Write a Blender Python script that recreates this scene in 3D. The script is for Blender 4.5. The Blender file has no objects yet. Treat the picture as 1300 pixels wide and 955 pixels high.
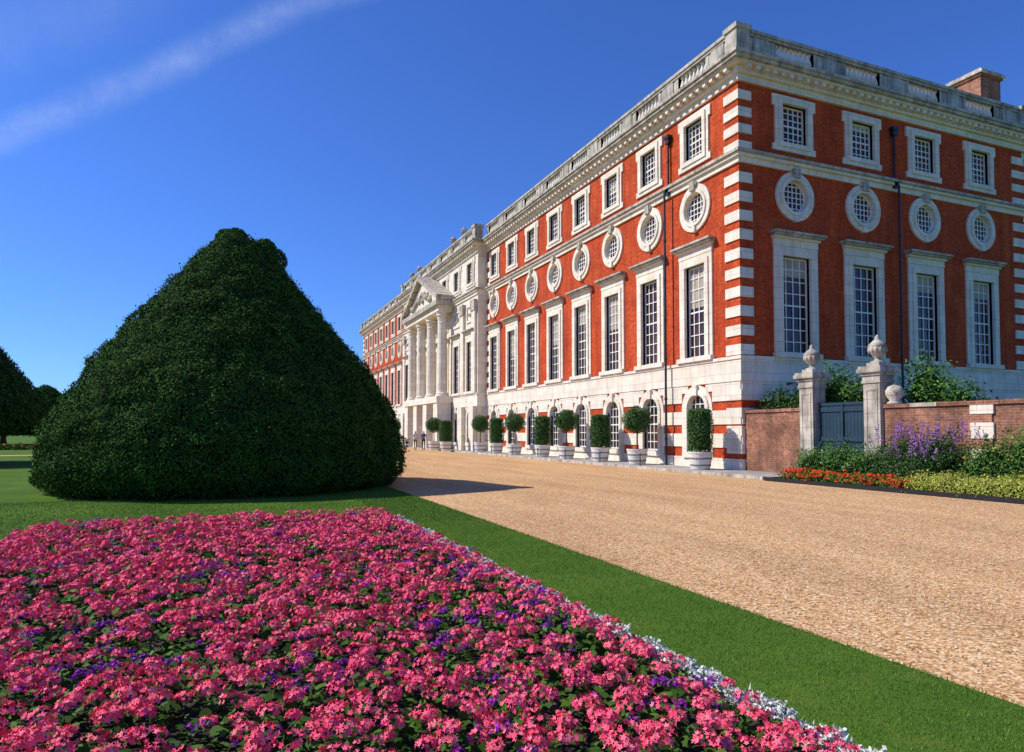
import bpy, math, random
import numpy as np
from mathutils import Vector, Matrix, Euler, noise
random.seed(7); rng=np.random.default_rng(7)
scene=bpy.context.scene
COL=scene.collection
# ---------------------------------------------------------------- camera
CAMP=Vector((-19.6,-22.15,1.7)); YAW=math.radians(22.77); PITCH=math.radians(2.0)
cd=bpy.data.cameras.new("camera"); cam=bpy.data.objects.new("camera",cd); COL.objects.link(cam)
cam.location=CAMP; cam.rotation_euler=(math.pi/2+PITCH,0,-YAW)
cd.sensor_width=36; cd.lens=860/1300*36; cd.shift_y=40.3/1300; cd.clip_start=0.05; cd.clip_end=5000
scene.camera=cam
scene.view_settings.view_transform='Standard'; scene.view_settings.look='None'; scene.view_settings.exposure=0
R3=Euler((math.pi/2+PITCH,0,-YAW)).to_matrix()
def skydir(px,py):
    v=Vector(((px-650)/860,-(py-518)/860,-1)); v.normalize(); return R3@v
# ---------------------------------------------------------------- node helpers
def nmat(name):
    m=bpy.data.materials.new(name); m.use_nodes=True
    nt=m.node_tree; b=nt.nodes["Principled BSDF"]; return m,nt,b
def N(nt,t,**k):
    n=nt.nodes.new(t)
    for a,v in k.items(): setattr(n,a,v)
    return n
def ramp(nt,fac,stops,interp='LINEAR'):
    r=N(nt,'ShaderNodeValToRGB'); r.color_ramp.interpolation=interp
    e=r.color_ramp.elements
    while len(e)<len(stops): e.new(0.5)
    for i,(p,c) in enumerate(stops):
        e[i].position=p; e[i].color=(*c,1) if len(c)==3 else c
    nt.links.new(fac,r.inputs[0]); return r.outputs[0]
def noise_tex(nt,scale,detail=4,vec=None,rough=0.55):
    n=N(nt,'ShaderNodeTexNoise'); n.inputs['Scale'].default_value=scale; n.inputs['Detail'].default_value=detail
    n.inputs['Roughness'].default_value=rough
    if vec is not None: nt.links.new(vec,n.inputs['Vector'])
    return n.outputs['Fac']
def mixc(nt,fac,a,b,mode='MIX'):
    m=N(nt,'ShaderNodeMix',data_type='RGBA',blend_type=mode)
    if isinstance(fac,(int,float)): m.inputs[0].default_value=fac
    else: nt.links.new(fac,m.inputs[0])
    for i,v in ((6,a),(7,b)):
        if isinstance(v,tuple): m.inputs[i].default_value=(*v,1)
        else: nt.links.new(v,m.inputs[i])
    return m.outputs[2]
def objco(nt): return N(nt,'ShaderNodeTexCoord').outputs['Object']
def bump(nt,b,h,strength,dist=0.02):
    n=N(nt,'ShaderNodeBump'); n.inputs['Strength'].default_value=strength; n.inputs['Distance'].default_value=dist
    nt.links.new(h,n.inputs['Height']); nt.links.new(n.outputs[0],b.inputs['Normal'])
def wallvec(nt):
    co=objco(nt); s=N(nt,'ShaderNodeSeparateXYZ'); nt.links.new(co,s.inputs[0])
    a=N(nt,'ShaderNodeMath',operation='ADD'); nt.links.new(s.outputs[0],a.inputs[0]); nt.links.new(s.outputs[1],a.inputs[1])
    c=N(nt,'ShaderNodeCombineXYZ'); nt.links.new(a.outputs[0],c.inputs[0]); nt.links.new(s.outputs[2],c.inputs[1]); return c.outputs[0],co
def brick_mat(name,c1,c2,mortar,dark,scale=1.0,blotch=0.5):
    m,nt,b=nmat(name); v,co=wallvec(nt)
    t=N(nt,'ShaderNodeTexBrick'); nt.links.new(v,t.inputs['Vector'])
    t.inputs['Scale'].default_value=scale; t.inputs['Brick Width'].default_value=0.23; t.inputs['Row Height'].default_value=0.08
    t.inputs['Mortar Size'].default_value=0.006; t.inputs['Mortar Smooth'].default_value=0.3; t.inputs['Bias'].default_value=-0.1
    t.inputs['Color1'].default_value=(*c1,1); t.inputs['Color2'].default_value=(*c2,1); t.inputs['Mortar'].default_value=(*mortar,1)
    n1=noise_tex(nt,0.9,6,co,0.65); f=ramp(nt,n1,[(0.38,(0,0,0)),(0.68,(blotch,)*3)])
    c=mixc(nt,f,t.outputs['Color'],dark)
    n2=noise_tex(nt,7,4,co,0.7); f2=ramp(nt,n2,[(0.3,(0.62,)*3),(0.7,(1.28,)*3)])
    c=mixc(nt,1.0,c,f2,'MULTIPLY')
    mp=N(nt,'ShaderNodeMapping'); mp.inputs['Scale'].default_value=(2.2,2.2,0.22); nt.links.new(co,mp.inputs[0])
    f3=ramp(nt,noise_tex(nt,1.0,6,mp.outputs[0],0.7),[(0.35,(1.14,1.12,1.12)),(0.7,(0.66,0.66,0.68))]); c=mixc(nt,1.0,c,f3,'MULTIPLY')
    nt.links.new(c,b.inputs['Base Color']); b.inputs['Roughness'].default_value=0.9; b.inputs['Specular IOR Level'].default_value=0.15
    bump(nt,b,t.outputs['Fac'],-0.3,0.01); return m
def stone_mat(name,c1,c2,dirt,amt,streak=True):
    m,nt,b=nmat(name); co=objco(nt)
    n1=noise_tex(nt,1.7,6,co); c=ramp(nt,n1,[(0.3,c1),(0.7,c2)])
    mp=N(nt,'ShaderNodeMapping'); mp.inputs['Scale'].default_value=(3.5,3.5,0.6); nt.links.new(co,mp.inputs[0])
    n2=noise_tex(nt,1.0,7,mp.outputs[0],0.7); f=ramp(nt,n2,[(0.46,(0,0,0)),(0.72,(amt,)*3)])
    c=mixc(nt,f,c,dirt)
    v,_=wallvec(nt); t=N(nt,'ShaderNodeTexBrick'); nt.links.new(v,t.inputs['Vector']); t.inputs['Scale'].default_value=1; t.inputs['Brick Width'].default_value=1.05; t.inputs['Row Height'].default_value=0.46
    t.inputs['Mortar Size'].default_value=0.008; t.inputs['Color1'].default_value=(1.0,1.0,1.0,1); t.inputs['Color2'].default_value=(0.88,0.87,0.85,1); t.inputs['Mortar'].default_value=(0.55,0.52,0.48,1)
    c=mixc(nt,1.0,c,t.outputs['Color'],'MULTIPLY')
    nt.links.new(c,b.inputs['Base Color']); b.inputs['Roughness'].default_value=0.85; b.inputs['Specular IOR Level'].default_value=0.2
    bump(nt,b,noise_tex(nt,14,4,co),0.25,0.01); return m
def leaf_mat(name,cols,rough=0.5,clump=0.0,clumpcol=(0,0,0),cs=1.0,spec=0.3,transl=0.0):
    m,nt,b=nmat(name); g=N(nt,'ShaderNodeNewGeometry')
    n=len(cols); c=ramp(nt,g.outputs['Random Per Island'],[(i/(max(n-1,1)),cc) for i,cc in enumerate(cols)])
    if clump>0:
        f=ramp(nt,noise_tex(nt,cs,3,objco(nt)),[(0.4,(0,0,0)),(0.65,(clump,)*3)]); c=mixc(nt,f,c,clumpcol)
    nt.links.new(c,b.inputs['Base Color']); b.inputs['Roughness'].default_value=rough; b.inputs['Specular IOR Level'].default_value=spec
    return m
def plain(name,c,rough=0.7,metal=0,var=0.15,scale=6,spec=0.5):
    m,nt,b=nmat(name); f=noise_tex(nt,scale,4,objco(nt))
    nt.links.new(ramp(nt,f,[(0.3,tuple(x*(1-var) for x in c)),(0.7,tuple(min(1,x*(1+var)) for x in c))]),b.inputs['Base Color'])
    b.inputs['Roughness'].default_value=rough; b.inputs['Metallic'].default_value=metal; b.inputs['Specular IOR Level'].default_value=spec; return m
# ---------------------------------------------------------------- materials
M_BRICK=brick_mat("red_brick",(0.66,0.090,0.020),(0.48,0.055,0.013),(0.48,0.15,0.07),(0.36,0.038,0.013),1.0,0.65)
M_BRICK2=brick_mat("garden_brick",(0.50,0.21,0.12),(0.30,0.11,0.065),(0.52,0.39,0.28),(0.12,0.065,0.045),1.0,0.85)
M_STONE=stone_mat("portland_stone",(0.80,0.70,0.56),(0.93,0.84,0.70),(0.46,0.39,0.31),0.45)
M_STONEW=stone_mat("weathered_stone",(0.38,0.34,0.28),(0.72,0.64,0.53),(0.085,0.078,0.068),0.9)
M_PIPE=plain("cast_iron",(0.012,0.013,0.016),0.45)
M_BAR=plain("white_paint",(0.84,0.80,0.74),0.5,var=0.05)
M_BLIND=plain("linen_blind",(0.42,0.36,0.28),0.8,var=0.2,scale=2)
def glass_mat():
    m,nt,b=nmat("window_glass"); co=objco(nt)
    mp=N(nt,'ShaderNodeMapping'); mp.inputs['Scale'].default_value=(0.8,0.8,0.5); nt.links.new(co,mp.inputs[0])
    c=ramp(nt,noise_tex(nt,1.3,2,mp.outputs[0]),[(0.35,(0.014,0.008,0.007)),(0.6,(0.07,0.028,0.018)),(0.78,(0.17,0.075,0.045))])
    nt.links.new(c,b.inputs['Base Color']); b.inputs['Roughness'].default_value=0.05; b.inputs['Specular IOR Level'].default_value=0.4
    v,_=wallvec(nt); vo=N(nt,'ShaderNodeTexVoronoi'); vo.inputs['Scale'].default_value=2.6; nt.links.new(v,vo.inputs['Vector'])
    bump(nt,b,noise_tex(nt,3.5,2,co),0.45,0.03); return m
M_GLASS=glass_mat()
M_SILL=plain("dark_interior",(0.02,0.02,0.02))
# ---------------------------------------------------------------- mesh builder
class MB:
    def __init__(s): s.v=[];s.f=[];s.m=[];s.mats=[]
    def mi(s,mat):
        if mat not in s.mats: s.mats.append(mat)
        return s.mats.index(mat)
    def poly(s,pts,mat):
        o=len(s.v); s.v+= [tuple(p) for p in pts]; s.f.append(tuple(range(o,o+len(pts)))); s.m.append(s.mi(mat))
    def hexa(s,c,mat):
        o=len(s.v); s.v+=[tuple(p) for p in c]; k=s.mi(mat)
        for q in ((0,1,2,3),(4,7,6,5),(0,4,5,1),(1,5,6,2),(2,6,7,3),(3,7,4,0)):
            s.f.append(tuple(o+i for i in q)); s.m.append(k)
    def box(s,x0,x1,y0,y1,z0,z1,mat):
        s.hexa([(x0,y0,z0),(x1,y0,z0),(x1,y1,z0),(x0,y1,z0),(x0,y0,z1),(x1,y0,z1),(x1,y1,z1),(x0,y1,z1)],mat)
    def pb(s,P,s0,s1,z0,z1,d0,d1,mat):
        s.hexa([P(s0,z0,d0),P(s1,z0,d0),P(s1,z0,d1),P(s0,z0,d1),P(s0,z1,d0),P(s1,z1,d0),P(s1,z1,d1),P(s0,z1,d1)],mat)
    def ring(s,P,inn,out,df,di,do,mat,closed=True):
        n=len(inn); o=len(s.v); k=s.mi(mat)
        for a,b in inn: s.v.append(P(a,b,df))
        for a,b in out: s.v.append(P(a,b,df))
        for a,b in inn: s.v.append(P(a,b,di))
        for a,b in out: s.v.append(P(a,b,do))
        for i in range(n):
            j=(i+1)%n
            for q in ((i,j,n+j,n+i),(2*n+i,2*n+j,j,i),(n+i,n+j,3*n+j,3*n+i)):
                s.f.append(tuple(o+t for t in q)); s.m.append(k)
    def lathe(s,cx,cy,prof,mat,seg=16,z0=0,sc=1.0):
        o=len(s.v); n=len(prof)
        for r,z in prof:
            for i in range(seg):
                a=2*math.pi*i/seg; s.v.append((cx+r*sc*math.cos(a),cy+r*sc*math.sin(a),z0+z*sc))
        for j in range(n-1):
            mm=mat[j] if isinstance(mat,list) else mat
            k=s.mi(mm)
            for i in range(seg):
                i2=(i+1)%seg; s.f.append((o+j*seg+i,o+j*seg+i2,o+(j+1)*seg+i2,o+(j+1)*seg+i)); s.m.append(k)
        k=s.mi(mat[0] if isinstance(mat,list) else mat)
        s.f.append(tuple(o+i for i in range(seg))[::-1]); s.m.append(k)
        s.f.append(tuple(o+(n-1)*seg+i for i in range(seg))); s.m.append(k)
    def build(s,name,parent=None,smooth=False,recalc=True):
        me=bpy.data.meshes.new(name); me.from_pydata(s.v,[],s.f)
        for m in s.mats: me.materials.append(m)
        me.polygons.foreach_set("material_index",s.m)
        if recalc:
            import bmesh
            bm=bmesh.new(); bm.from_mesh(me); bmesh.ops.recalc_face_normals(bm,faces=bm.faces); bm.to_mesh(me); bm.free()
        if smooth: me.shade_smooth() if hasattr(me,'shade_smooth') else None
        me.update(); ob=bpy.data.objects.new(name,me); COL.objects.link(ob)
        if parent: ob.parent=parent
        return ob
def empty(name,loc=(0,0,0)):
    e=bpy.data.objects.new(name,None); COL.objects.link(e); e.location=loc; e.empty_display_size=0.5; return e
def npmesh(name,co,k,mats,midx=None,parent=None):
    n=co.shape[0]; me=bpy.data.meshes.new(name)
    me.vertices.add(n*k); me.vertices.foreach_set("co",co.astype(np.float32).ravel())
    me.loops.add(n*k); me.loops.foreach_set("vertex_index",np.arange(n*k,dtype=np.int32))
    me.polygons.add(n); me.polygons.foreach_set("loop_start",(np.arange(n)*k).astype(np.int32))
    for m in mats: me.materials.append(m)
    if midx is not None: me.polygons.foreach_set("material_index",midx.astype(np.int32))
    me.update(calc_edges=True); ob=bpy.data.objects.new(name,me); COL.objects.link(ob)
    if parent: ob.parent=parent
    return ob
def unit(v): return v/(np.linalg.norm(v,axis=-1,keepdims=True)+1e-9)
def leaf_quads(pts,nrm,size,aspect=0.5,tilt=0.8,up=None):
    n=len(pts); nn=unit(nrm+rng.normal(0,tilt,(n,3)))
    t=unit(np.cross(nn,rng.normal(0,1,(n,3)))); b=np.cross(nn,t)
    s=(size*rng.uniform(0.6,1.3,n))[:,None]
    return np.stack([pts-t*s*0.5,pts+b*s*0.5*aspect,pts+t*s*0.5,pts-b*s*0.5*aspect],axis=1)
# ================================================================ PALACE
palace=empty("brick_palace")
YL=84.9; XS=18.9
L0=lambda s,z,d:(-d,s,z)
Lc=lambda s,z,d:(-d-0.8,s,z)
S0=lambda s,z,d:(s,-d,z)
S1=lambda s,z,d:(s,0.6-d,z)
walls=MB(); trim=MB(); glass=MB(); bars=MB()
longb=[2.85+3.6*i for i in range(23)]
shortb=[3.03+4.12*i for i in range(4)]
wingb=[21.6+4.12*i for i in range(9)]
def panel(P,s0,s1,z0,z1,holes,mat,rev=0.22):
    ss=sorted(set([s0,s1]+[h[0] for h in holes]+[h[1] for h in holes])); zz=sorted(set([z0,z1]+[h[2] for h in holes]+[h[3] for h in holes]))
    for i in range(len(ss)-1):
        for j in range(len(zz)-1):
            cs=(ss[i]+ss[i+1])/2; cz=(zz[j]+zz[j+1])/2
            if any(h[0]<cs<h[1] and h[2]<cz<h[3] for h in holes): continue
            walls.poly([P(ss[i],zz[j],0),P(ss[i+1],zz[j],0),P(ss[i+1],zz[j+1],0),P(ss[i],zz[j+1],0)],mat)
    for a,b,c,d in holes:
        for q in ([(a,c),(b,c)],[(b,c),(b,d)],[(b,d),(a,d)],[(a,d),(a,c)]):
            (p,r),(t,u)=q; walls.poly([P(p,r,0),P(t,u,0),P(t,u,-rev),P(p,r,-rev)],M_STONE)
def rect(c,w,z0,z1): return [(c-w,z0),(c+w,z0),(c+w,z1),(c-w,z1)]
def circ(c,z,r,n=36): return [(c+r*math.cos(2*math.pi*i/n),z+r*math.sin(2*math.pi*i/n)) for i in range(n)]
def arch(c,w,z0,zs,r=None,n=14,rz=None):
    pts=[(c+w,z0)]+[(c+w*math.cos(math.pi*i/n),zs+(rz or w)*math.sin(math.pi*i/n)) for i in range(n+1)]+[(c-w,z0)]
    return pts
def grid(P,c,w,z0,z1,nc,nr,d=-0.16,mid=True,blind=0.0):
    # each sash pane sits at its own very slight angle, as old crown glass does
    for i in range(nc):
        for j in range(nr):
            a,b=c-w+2*w*i/nc,c-w+2*w*(i+1)/nc; e,f=z0+(z1-z0)*j/nr,z0+(z1-z0)*(j+1)/nr; q=[random.uniform(-.004,.004) for _ in range(3)]
            glass.poly([P(a,e,d-0.03+q[0]),P(b,e,d-0.03+q[1]),P(b,f,d-0.03+q[1]+q[2]-q[0]),P(a,f,d-0.03+q[2])],M_GLASS)
    if random.random()<blind:
        h=(z1-z0)*random.choice((0.12,0.2,0.25,0.45)); glass.poly([P(c-w,z1-h,d-0.0205),P(c+w,z1-h,d-0.0205),P(c+w,z1,d-0.0205),P(c-w,z1,d-0.0205)],M_BLIND)
    t=0.032
    for (a,b) in ((c-w,c-w+0.07),(c+w-0.07,c+w)): bars.pb(P,a,b,z0,z1,d-0.02,d+0.035,M_BAR)
    for (a,b) in ((z0,z0+0.08),(z1-0.08,z1)): bars.pb(P,c-w+0.07,c+w-0.07,a,b,d-0.02,d+0.033,M_BAR)
    for i in range(1,nc):
        s=c-w+2*w*i/nc; bars.pb(P,s-t/2-.005,s+t/2+.005,z0+0.08,z1-0.08,d-0.02,d+0.02,M_BAR)
    for j in range(1,nr):
        z=z0+(z1-z0)*j/nr; tt=t*1.9 if (mid and j==nr//2) else t
        bars.pb(P,c-w+0.07,c+w-0.07,z-tt/2-.004,z+tt/2+.004,d-0.02,d+0.023,M_BAR)
def win_tall(P,c,w,ground_open=False):
    z0,z1=5.05,9.25
    trim.ring(P,rect(c,w,z0,z1),rect(c,w+0.22,z0-0.003,z1+0.22),0.14,-0.2,0,M_STONE)
    trim.ring(P,rect(c,w+0.2,z0+.002,z1+0.2),rect(c,w+0.44,z0-0.001,z1+0.42),0.08,0.0,0,M_STONE)
    trim.pb(P,c-w-0.46,c+w+0.46,z1+0.42,z1+0.72,0,0.10,M_STONE)
    trim.pb(P,c-w-0.52,c+w+0.52,z1+0.72,z1+0.82,0,0.20,M_STONE)
    trim.pb(P,c-w-0.60,c+w+0.60,z1+0.82,z1+0.91,0,0.34,M_STONEW)
    trim.pb(P,c-w-0.66,c+w+0.66,z1+0.91,z1+1.0,0,0.42,M_STONEW)
    trim.pb(P,c-w-0.5,c+w+0.5,z0-0.2,z0,0.0,0.24,M_STONE)
    grid(P,c,w,z0,z1,4,8,blind=0.45)
def win_round(P,c):
    z=11.9
    trim.ring(P,circ(c,z,0.70),circ(c,z,0.84),0.15,-0.2,0,M_STONE)
    trim.ring(P,circ(c,z,0.83),circ(c,z,1.08),0.09,0,0,M_STONE)
    trim.pb(P,c-0.16,c+0.16,z+0.78,z+1.2,0,0.24,M_STONEW)
    trim.pb(P,c-0.24,c+0.24,z+1.0,z+1.16,0,0.19,M_STONEW)
    trim.pb(P,c-0.12,c+0.12,z-1.12,z-0.8,0,0.18,M_STONE)
    d=-0.12
    glass.poly([P(a,b,d-0.03) for a,b in circ(c,z,0.71)],M_GLASS)
    for i in range(-2,3):
        x=i*0.24; h=math.sqrt(0.70**2-x*x)
        bars.pb(P,c+x-.018,c+x+.018,z-h,z+h,d-0.02,d+0.02,M_BAR)
        bars.pb(P,c-h,c+h,z+x-.018,z+x+.018,d-0.02,d+0.023,M_BAR)
    bars.ring(P,circ(c,z,0.645),circ(c,z,0.702),d+0.03,d-0.02,d-0.02,M_BAR)
def win_top(P,c,w):
    z0,z1=14.2,15.9
    trim.ring(P,rect(c,w,z0,z1),rect(c,w+0.2,z0-0.2,z1+0.2),0.15,-0.2,0,M_STONE)
    trim.ring(P,rect(c,w+0.18,z0-0.18,z1+0.18),rect(c,w+0.36,z0-0.38,z1+0.36),0.09,0,0,M_STONE)
    for sg in (-1,1):
        a=c+sg*(w+0.36); b=c+sg*(w+0.5)
        trim.pb(P,min(a,b),max(a,b),z1-0.12,z1+0.357,0,0.087,M_STONE)
        trim.pb(P,min(a,b),max(a,b),z0-0.377,z0-0.1,0,0.087,M_STONE)
    grid(P,c,w,z0,z1,5,6,blind=0.25)
def win_ground(P,c,w=0.65):
    trim.ring(P,arch(c,w,0.75,2.72),arch(c,w+0.2,0.6,2.72),0.12,-0.2,0,M_STONE)
    trim.ring(P,arch(c,w+0.18,0.6,2.72),arch(c,w+0.42,0.5,2.72),0.06,0,0,M_STONE)
    trim.pb(P,c-0.14,c+0.14,3.32,3.79,0,0.2,M_STONE)
    trim.pb(P,c-w-0.3,c+w+0.3,0.5,0.75,0,0.16,M_STONE)
    grid(P,c,w,0.75,3.38,4,6)
def storey(P,bays,s0,s1,tw,topw,mat,central=False,gr=True):
    holes=[]
    for c in bays:
        holes.append((c-tw,c+tw,5.05,9.25)); holes.append((c-topw,c+topw,14.2,15.9))
        if not central: holes.append((c-0.73,c+0.73,11.9-0.73,11.9+0.73))
        if gr: holes.append((c-0.65,c+0.65,0.75,3.37))
    panel(P,s0,s1,0,16.6,holes,mat)
    for c in bays:
        win_tall(P,c,tw); win_top(P,c,topw)
        if gr: win_ground(P,c)
        if not central: win_round(P,c)
        else:
            trim.ring(P,rect(c,0.75,11.1,12.2),rect(c,0.95,10.9,12.35),0.1,0,0,M_STONE)
            for k in range(5): trim.lathe(*P(c-0.5+k*0.25,0,0.03)[:2],[(0.02,-.12),(0.12,-.06),(0.13,0.05),(0.03,.12)],M_STONEW,8,11.65-0.12*(1-abs(k-2)/2)*1.5)
    edges=[s0]+[x for c in bays for x in (c-1.07,c+1.07)]+[s1]
    for i in range(0,len(edges),2):
        a,b=edges[i],edges[i+1]
        if b-a<0.1: continue
        for z0,z1 in ((0.0,0.55),(1.0,1.6),(2.0,2.6),(3.0,3.799)):
            trim.pb(P,a,b,z0,z1,0,0.055,M_STONE)
    if gr:
        for c in bays:
            trim.pb(P,c-1.07,c+1.07,0.0,0.497,0,0.058,M_STONE)
            for sg in (-1,1):
                a,b=c+sg*1.069,c+sg*0.62
                trim.pb(P,min(a,b),max(a,b),3.45,3.797,0,0.05,M_STONE)
storey(L0,longb[:8],0,29.85,0.72,0.65,M_BRICK)
storey(L0,longb[15:],55.05,YL,0.72,0.65,M_BRICK)
storey(Lc,longb[8:15],29.85,55.05,0.72,0.65,M_STONE,central=True)
storey(S0,shortb,0,XS,0.80,0.72,M_BRICK)
storey(S1,wingb,XS,60,0.80,0.72,M_BRICK)
for y in (29.85,55.05): walls.poly([(0,y,0),(-0.8,y,0),(-0.8,y,16.6),(0,y,16.6)],M_STONE)
walls.poly([(XS,0,0),(XS,0.6,0),(XS,0.6,16.6),(XS,0,16.6)],M_BRICK)
walls.poly([(0,YL,0),(60,YL,0),(60,YL,16.6),(0,YL,16.6)],M_BRICK)
walls.poly([(60,0.6,0),(60,YL,0),(60,YL,16.6),(60,0.6,16.6)],M_BRICK)
walls.build("walls",palace)
def band(d,z0,z1,mat,dz=0):
    trim.box(-d,XS+d,-d,YL+d,z0,z1,mat)
    trim.box(-0.8-d,5,29.85-d,55.05+d,z0+0.003,z1+0.003,mat)
    trim.box(XS-2,60+d,0.6-d,YL-1,z0-0.004,z1-0.004,mat)
band(0.09,3.80,4.72,M_STONE); band(0.14,4.72,4.85,M_STONE)
band(0.10,12.98,13.22,M_STONE); band(0.22,13.22,13.36,M_STONE); band(0.32,13.36,13.48,M_STONEW)
band(0.12,16.45,16.72,M_STONE); band(0.26,16.72,16.84,M_STONE); band(0.52,17.0,17.12,M_STONE); band(0.66,17.12,17.26,M_STONEW); band(0.74,17.26,17.38,M_STONEW)
band(0.24,16.84,17.0,M_STONE)
def mod(P,s0,s1):
    n=int((s1-s0)/0.45)
    for i in range(n):
        a=s0+(i+0.25)*(s1-s0)/n; trim.pb(P,a,a+0.2,16.845,16.998,0.2,0.5,M_STONE)
mod(L0,0,29.2); mod(L0,55.7,YL); mod(Lc,29.85,55.05); mod(S0,0,XS); mod(S1,XS+.5,60)
def quoins(z0,z1,n):
    h=(z1-z0)/n
    for i in range(n):
        a=z0+i*h; b=a+h*0.54
        trim.box(-0.06,0.66,-0.06,0.85,a,b,M_STONE)
        trim.box(XS-0.9,XS+0.06,-0.06,0.6-0.003,a,b,M_STONE)
        trim.box(-0.06,0.6,YL-0.9,YL+0.06,a,b,M_STONE)
quoins(0.02,3.78,5); quoins(4.9,12.95,10); quoins(13.52,16.42,4)
def sidequoins(y,sg):
    for i in range(18):
        a=0.5+i*0.86
        if a+.45>16.4: break
        trim.box(-0.065,0,min(y,y+sg*0.8),max(y,y+sg*0.8),a,a+0.45,M_STONE)
sidequoins(29.85,-1); sidequoins(55.05,1)
bal=MB()
BP=[(0.10,0.0),(0.10,0.05),(0.055,0.08),(0.06,0.14),(0.115,0.28),(0.10,0.38),(0.05,0.55),(0.05,0.62),(0.085,0.66),(0.09,0.74)]
def balus(P,s0,s1,bays,w,nb):
    bal.pb(P,s0,s1,17.385,17.62,-0.25,0.22,M_STONEW)
    bal.pb(P,s0,s1,18.40,18.52,-0.22,0.20,M_STONEW)
    bal.pb(P,s0,s1,18.52,18.66,-0.28,0.26,M_STONEW)
    ed=[s0]+[x for c in bays for x in (c-w,c+w)]+[s1]
    for i in range(0,len(ed),2):
        a,b=ed[i],ed[i+1]
        bal.pb(P,a,b,17.62,18.40,-0.15,0.14,M_STONEW)
        m=(a+b)/2; hw=min(0.42,(b-a)/2-0.05)
        bal.pb(P,m-hw,m+hw,17.60,18.402,-0.2,0.185,M_STONEW)
        for q in (a+0.1,b-0.1): bal.pb(P,q-0.1,q+0.1,17.61,18.401,-0.18,0.165,M_STONEW)
    for c in bays:
        for k in range(nb):
            x=c-w+2*w*(k+0.5)/nb; p=P(x,0,0); bal.lathe(p[0],p[1],BP,M_STONE,8,17.62,1.055)
balus(L0,0.3,29.5,longb[:8],1.0,7); balus(L0,55.4,YL,longb[15:],1.0,7); balus(Lc,29.9,55.0,longb[8:15],1.0,7)
balus(S0,0.3,XS-.3,shortb,1.1,8); balus(S1,XS+.3,60,wingb,1.1,8)
for (x,y) in ((-0.02,-0.02),(XS-0.15,0.0),(-0.02,YL),(-0.8,30.0),(-0.8,54.9)):
    bal.box(x-0.33,x+0.36,y-0.33,y+0.36,17.383,18.68,M_STONEW); bal.box(x-0.4,x+0.43,y-0.4,y+0.43,18.5,18.70,M_STONEW)
UR=[(0.02,0),(0.26,0.0),(0.26,0.08),(0.12,0.14),(0.09,0.22),(0.2,0.32),(0.33,0.5),(0.35,0.62),(0.30,0.68),(0.36,0.72),(0.30,0.8),(0.18,0.92),(0.08,1.0),(0.10,1.08),(0.02,1.18)]
for y in (33.45,36.5,48.4,51.45): bal.lathe(-0.8,y,UR,M_STONEW,12,18.66,0.8)
bal.build("balustrade",palace)
cols=MB()
CP=[(0.62,0),(0.62,0.15),(0.55,0.2),(0.58,0.3),(0.48,0.4),(0.47,0.5),(0.46,2.5),(0.41,6.6),(0.42,6.7),(0.44,6.75),(0.40,6.85),(0.46,7.1),(0.44,7.2),(0.56,7.4),(0.50,7.5),(0.64,7.75)]
for s in (37.05,40.65,44.25,47.85):
    cols.lathe(-0.8-0.85,s,CP,M_STONE,20,4.85)
    cols.box(-0.8-1.5,-0.8-0.2,s-0.65,s+0.65,0,4.3,M_STONE)
cols.box(-0.8-1.6,-0.85,36.3,48.6,4.3,4.87,M_STONE)
for s in (30.5,33.45,51.45,54.4):
    cols.box(-0.8-0.22,-0.8,s-0.42,s+0.42,4.86,11.7,M_STONE); cols.box(-0.8-0.3,-0.8,s-0.52,s+0.52,11.7,12.6,M_STONEW); cols.box(-0.8-0.4,-0.78,s-0.55,s+0.55,0,3.79,M_STONE)
cols.box(-0.8-1.45,-0.9,36.3,48.6,12.6,13.1,M_STONE); cols.box(-0.8-1.75,-0.9,36.0,48.9,13.1,13.55,M_STONEW)
def prism(s0,s1,z0,z1,d0,d1,mat):
    m=(s0+s1)/2
    a=[Lc(s0,z0,d0),Lc(s1,z0,d0),Lc(m,z1,d0)]; b=[Lc(s0,z0,d1),Lc(s1,z0,d1),Lc(m,z1,d1)]
    cols.poly(a,mat); cols.poly(b,mat)
    for i in range(3):
        j=(i+1)%3; cols.poly([a[i],a[j],b[j],b[i]],mat)
prism(36.5,48.4,13.55,16.3,0.02,1.35,M_STONE)
def rake(s0,z0,s1,z1,t,d0,d1):
    cols.hexa([Lc(s0,z0,d0),Lc(s1,z1,d0),Lc(s1,z1,d1),Lc(s0,z0,d1),Lc(s0,z0+t,d0),Lc(s1,z1+t,d0),Lc(s1,z1+t,d1),Lc(s0,z0+t,d1)],M_STONEW)
rake(35.9,13.56,42.45,16.5,0.42,0.03,1.8); rake(49.0,13.56,42.45,16.5,0.42,0.03,1.8)
for i in range(16):
    s=39+ i*0.46; h=14.1+ 1.3*(1-abs(s-42.45)/4)*random.random()
    p=Lc(s,0,1.4); cols.lathe(p[0],p[1],[(0.03,-0.35),(0.2,-0.2),(0.26,0),(0.16,0.2),(0.1,0.3),(0.02,0.42)],M_STONEW,8,h)
cols.build("portico_columns",palace)
trim.build("stone_trim",palace); glass.build("window_glass",palace,recalc=False); bars.build("glazing_bars",palace)
rf=MB()
def chimney(x,y,w,l,z1,z0=17.4):
    rf.box(x-w/2,x+w/2,y-l/2,y+l/2,z0,z1-0.45,M_BRICK2); rf.box(x-w/2-.1,x+w/2+.1,y-l/2-.1,y+l/2+.1,z1-0.45,z1-0.3,M_BRICK2)
    rf.box(x-w/2-.2,x+w/2+.2,y-l/2-.2,y+l/2+.2,z1-0.3,z1-0.14,M_STONEW); rf.box(x-w/2-.05,x+w/2+.05,y-l/2-.05,y+l/2+.05,z1-0.14,z1,M_STONEW)
chimney(21.9,4.3,1.8,2.0,23.1)
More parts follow.
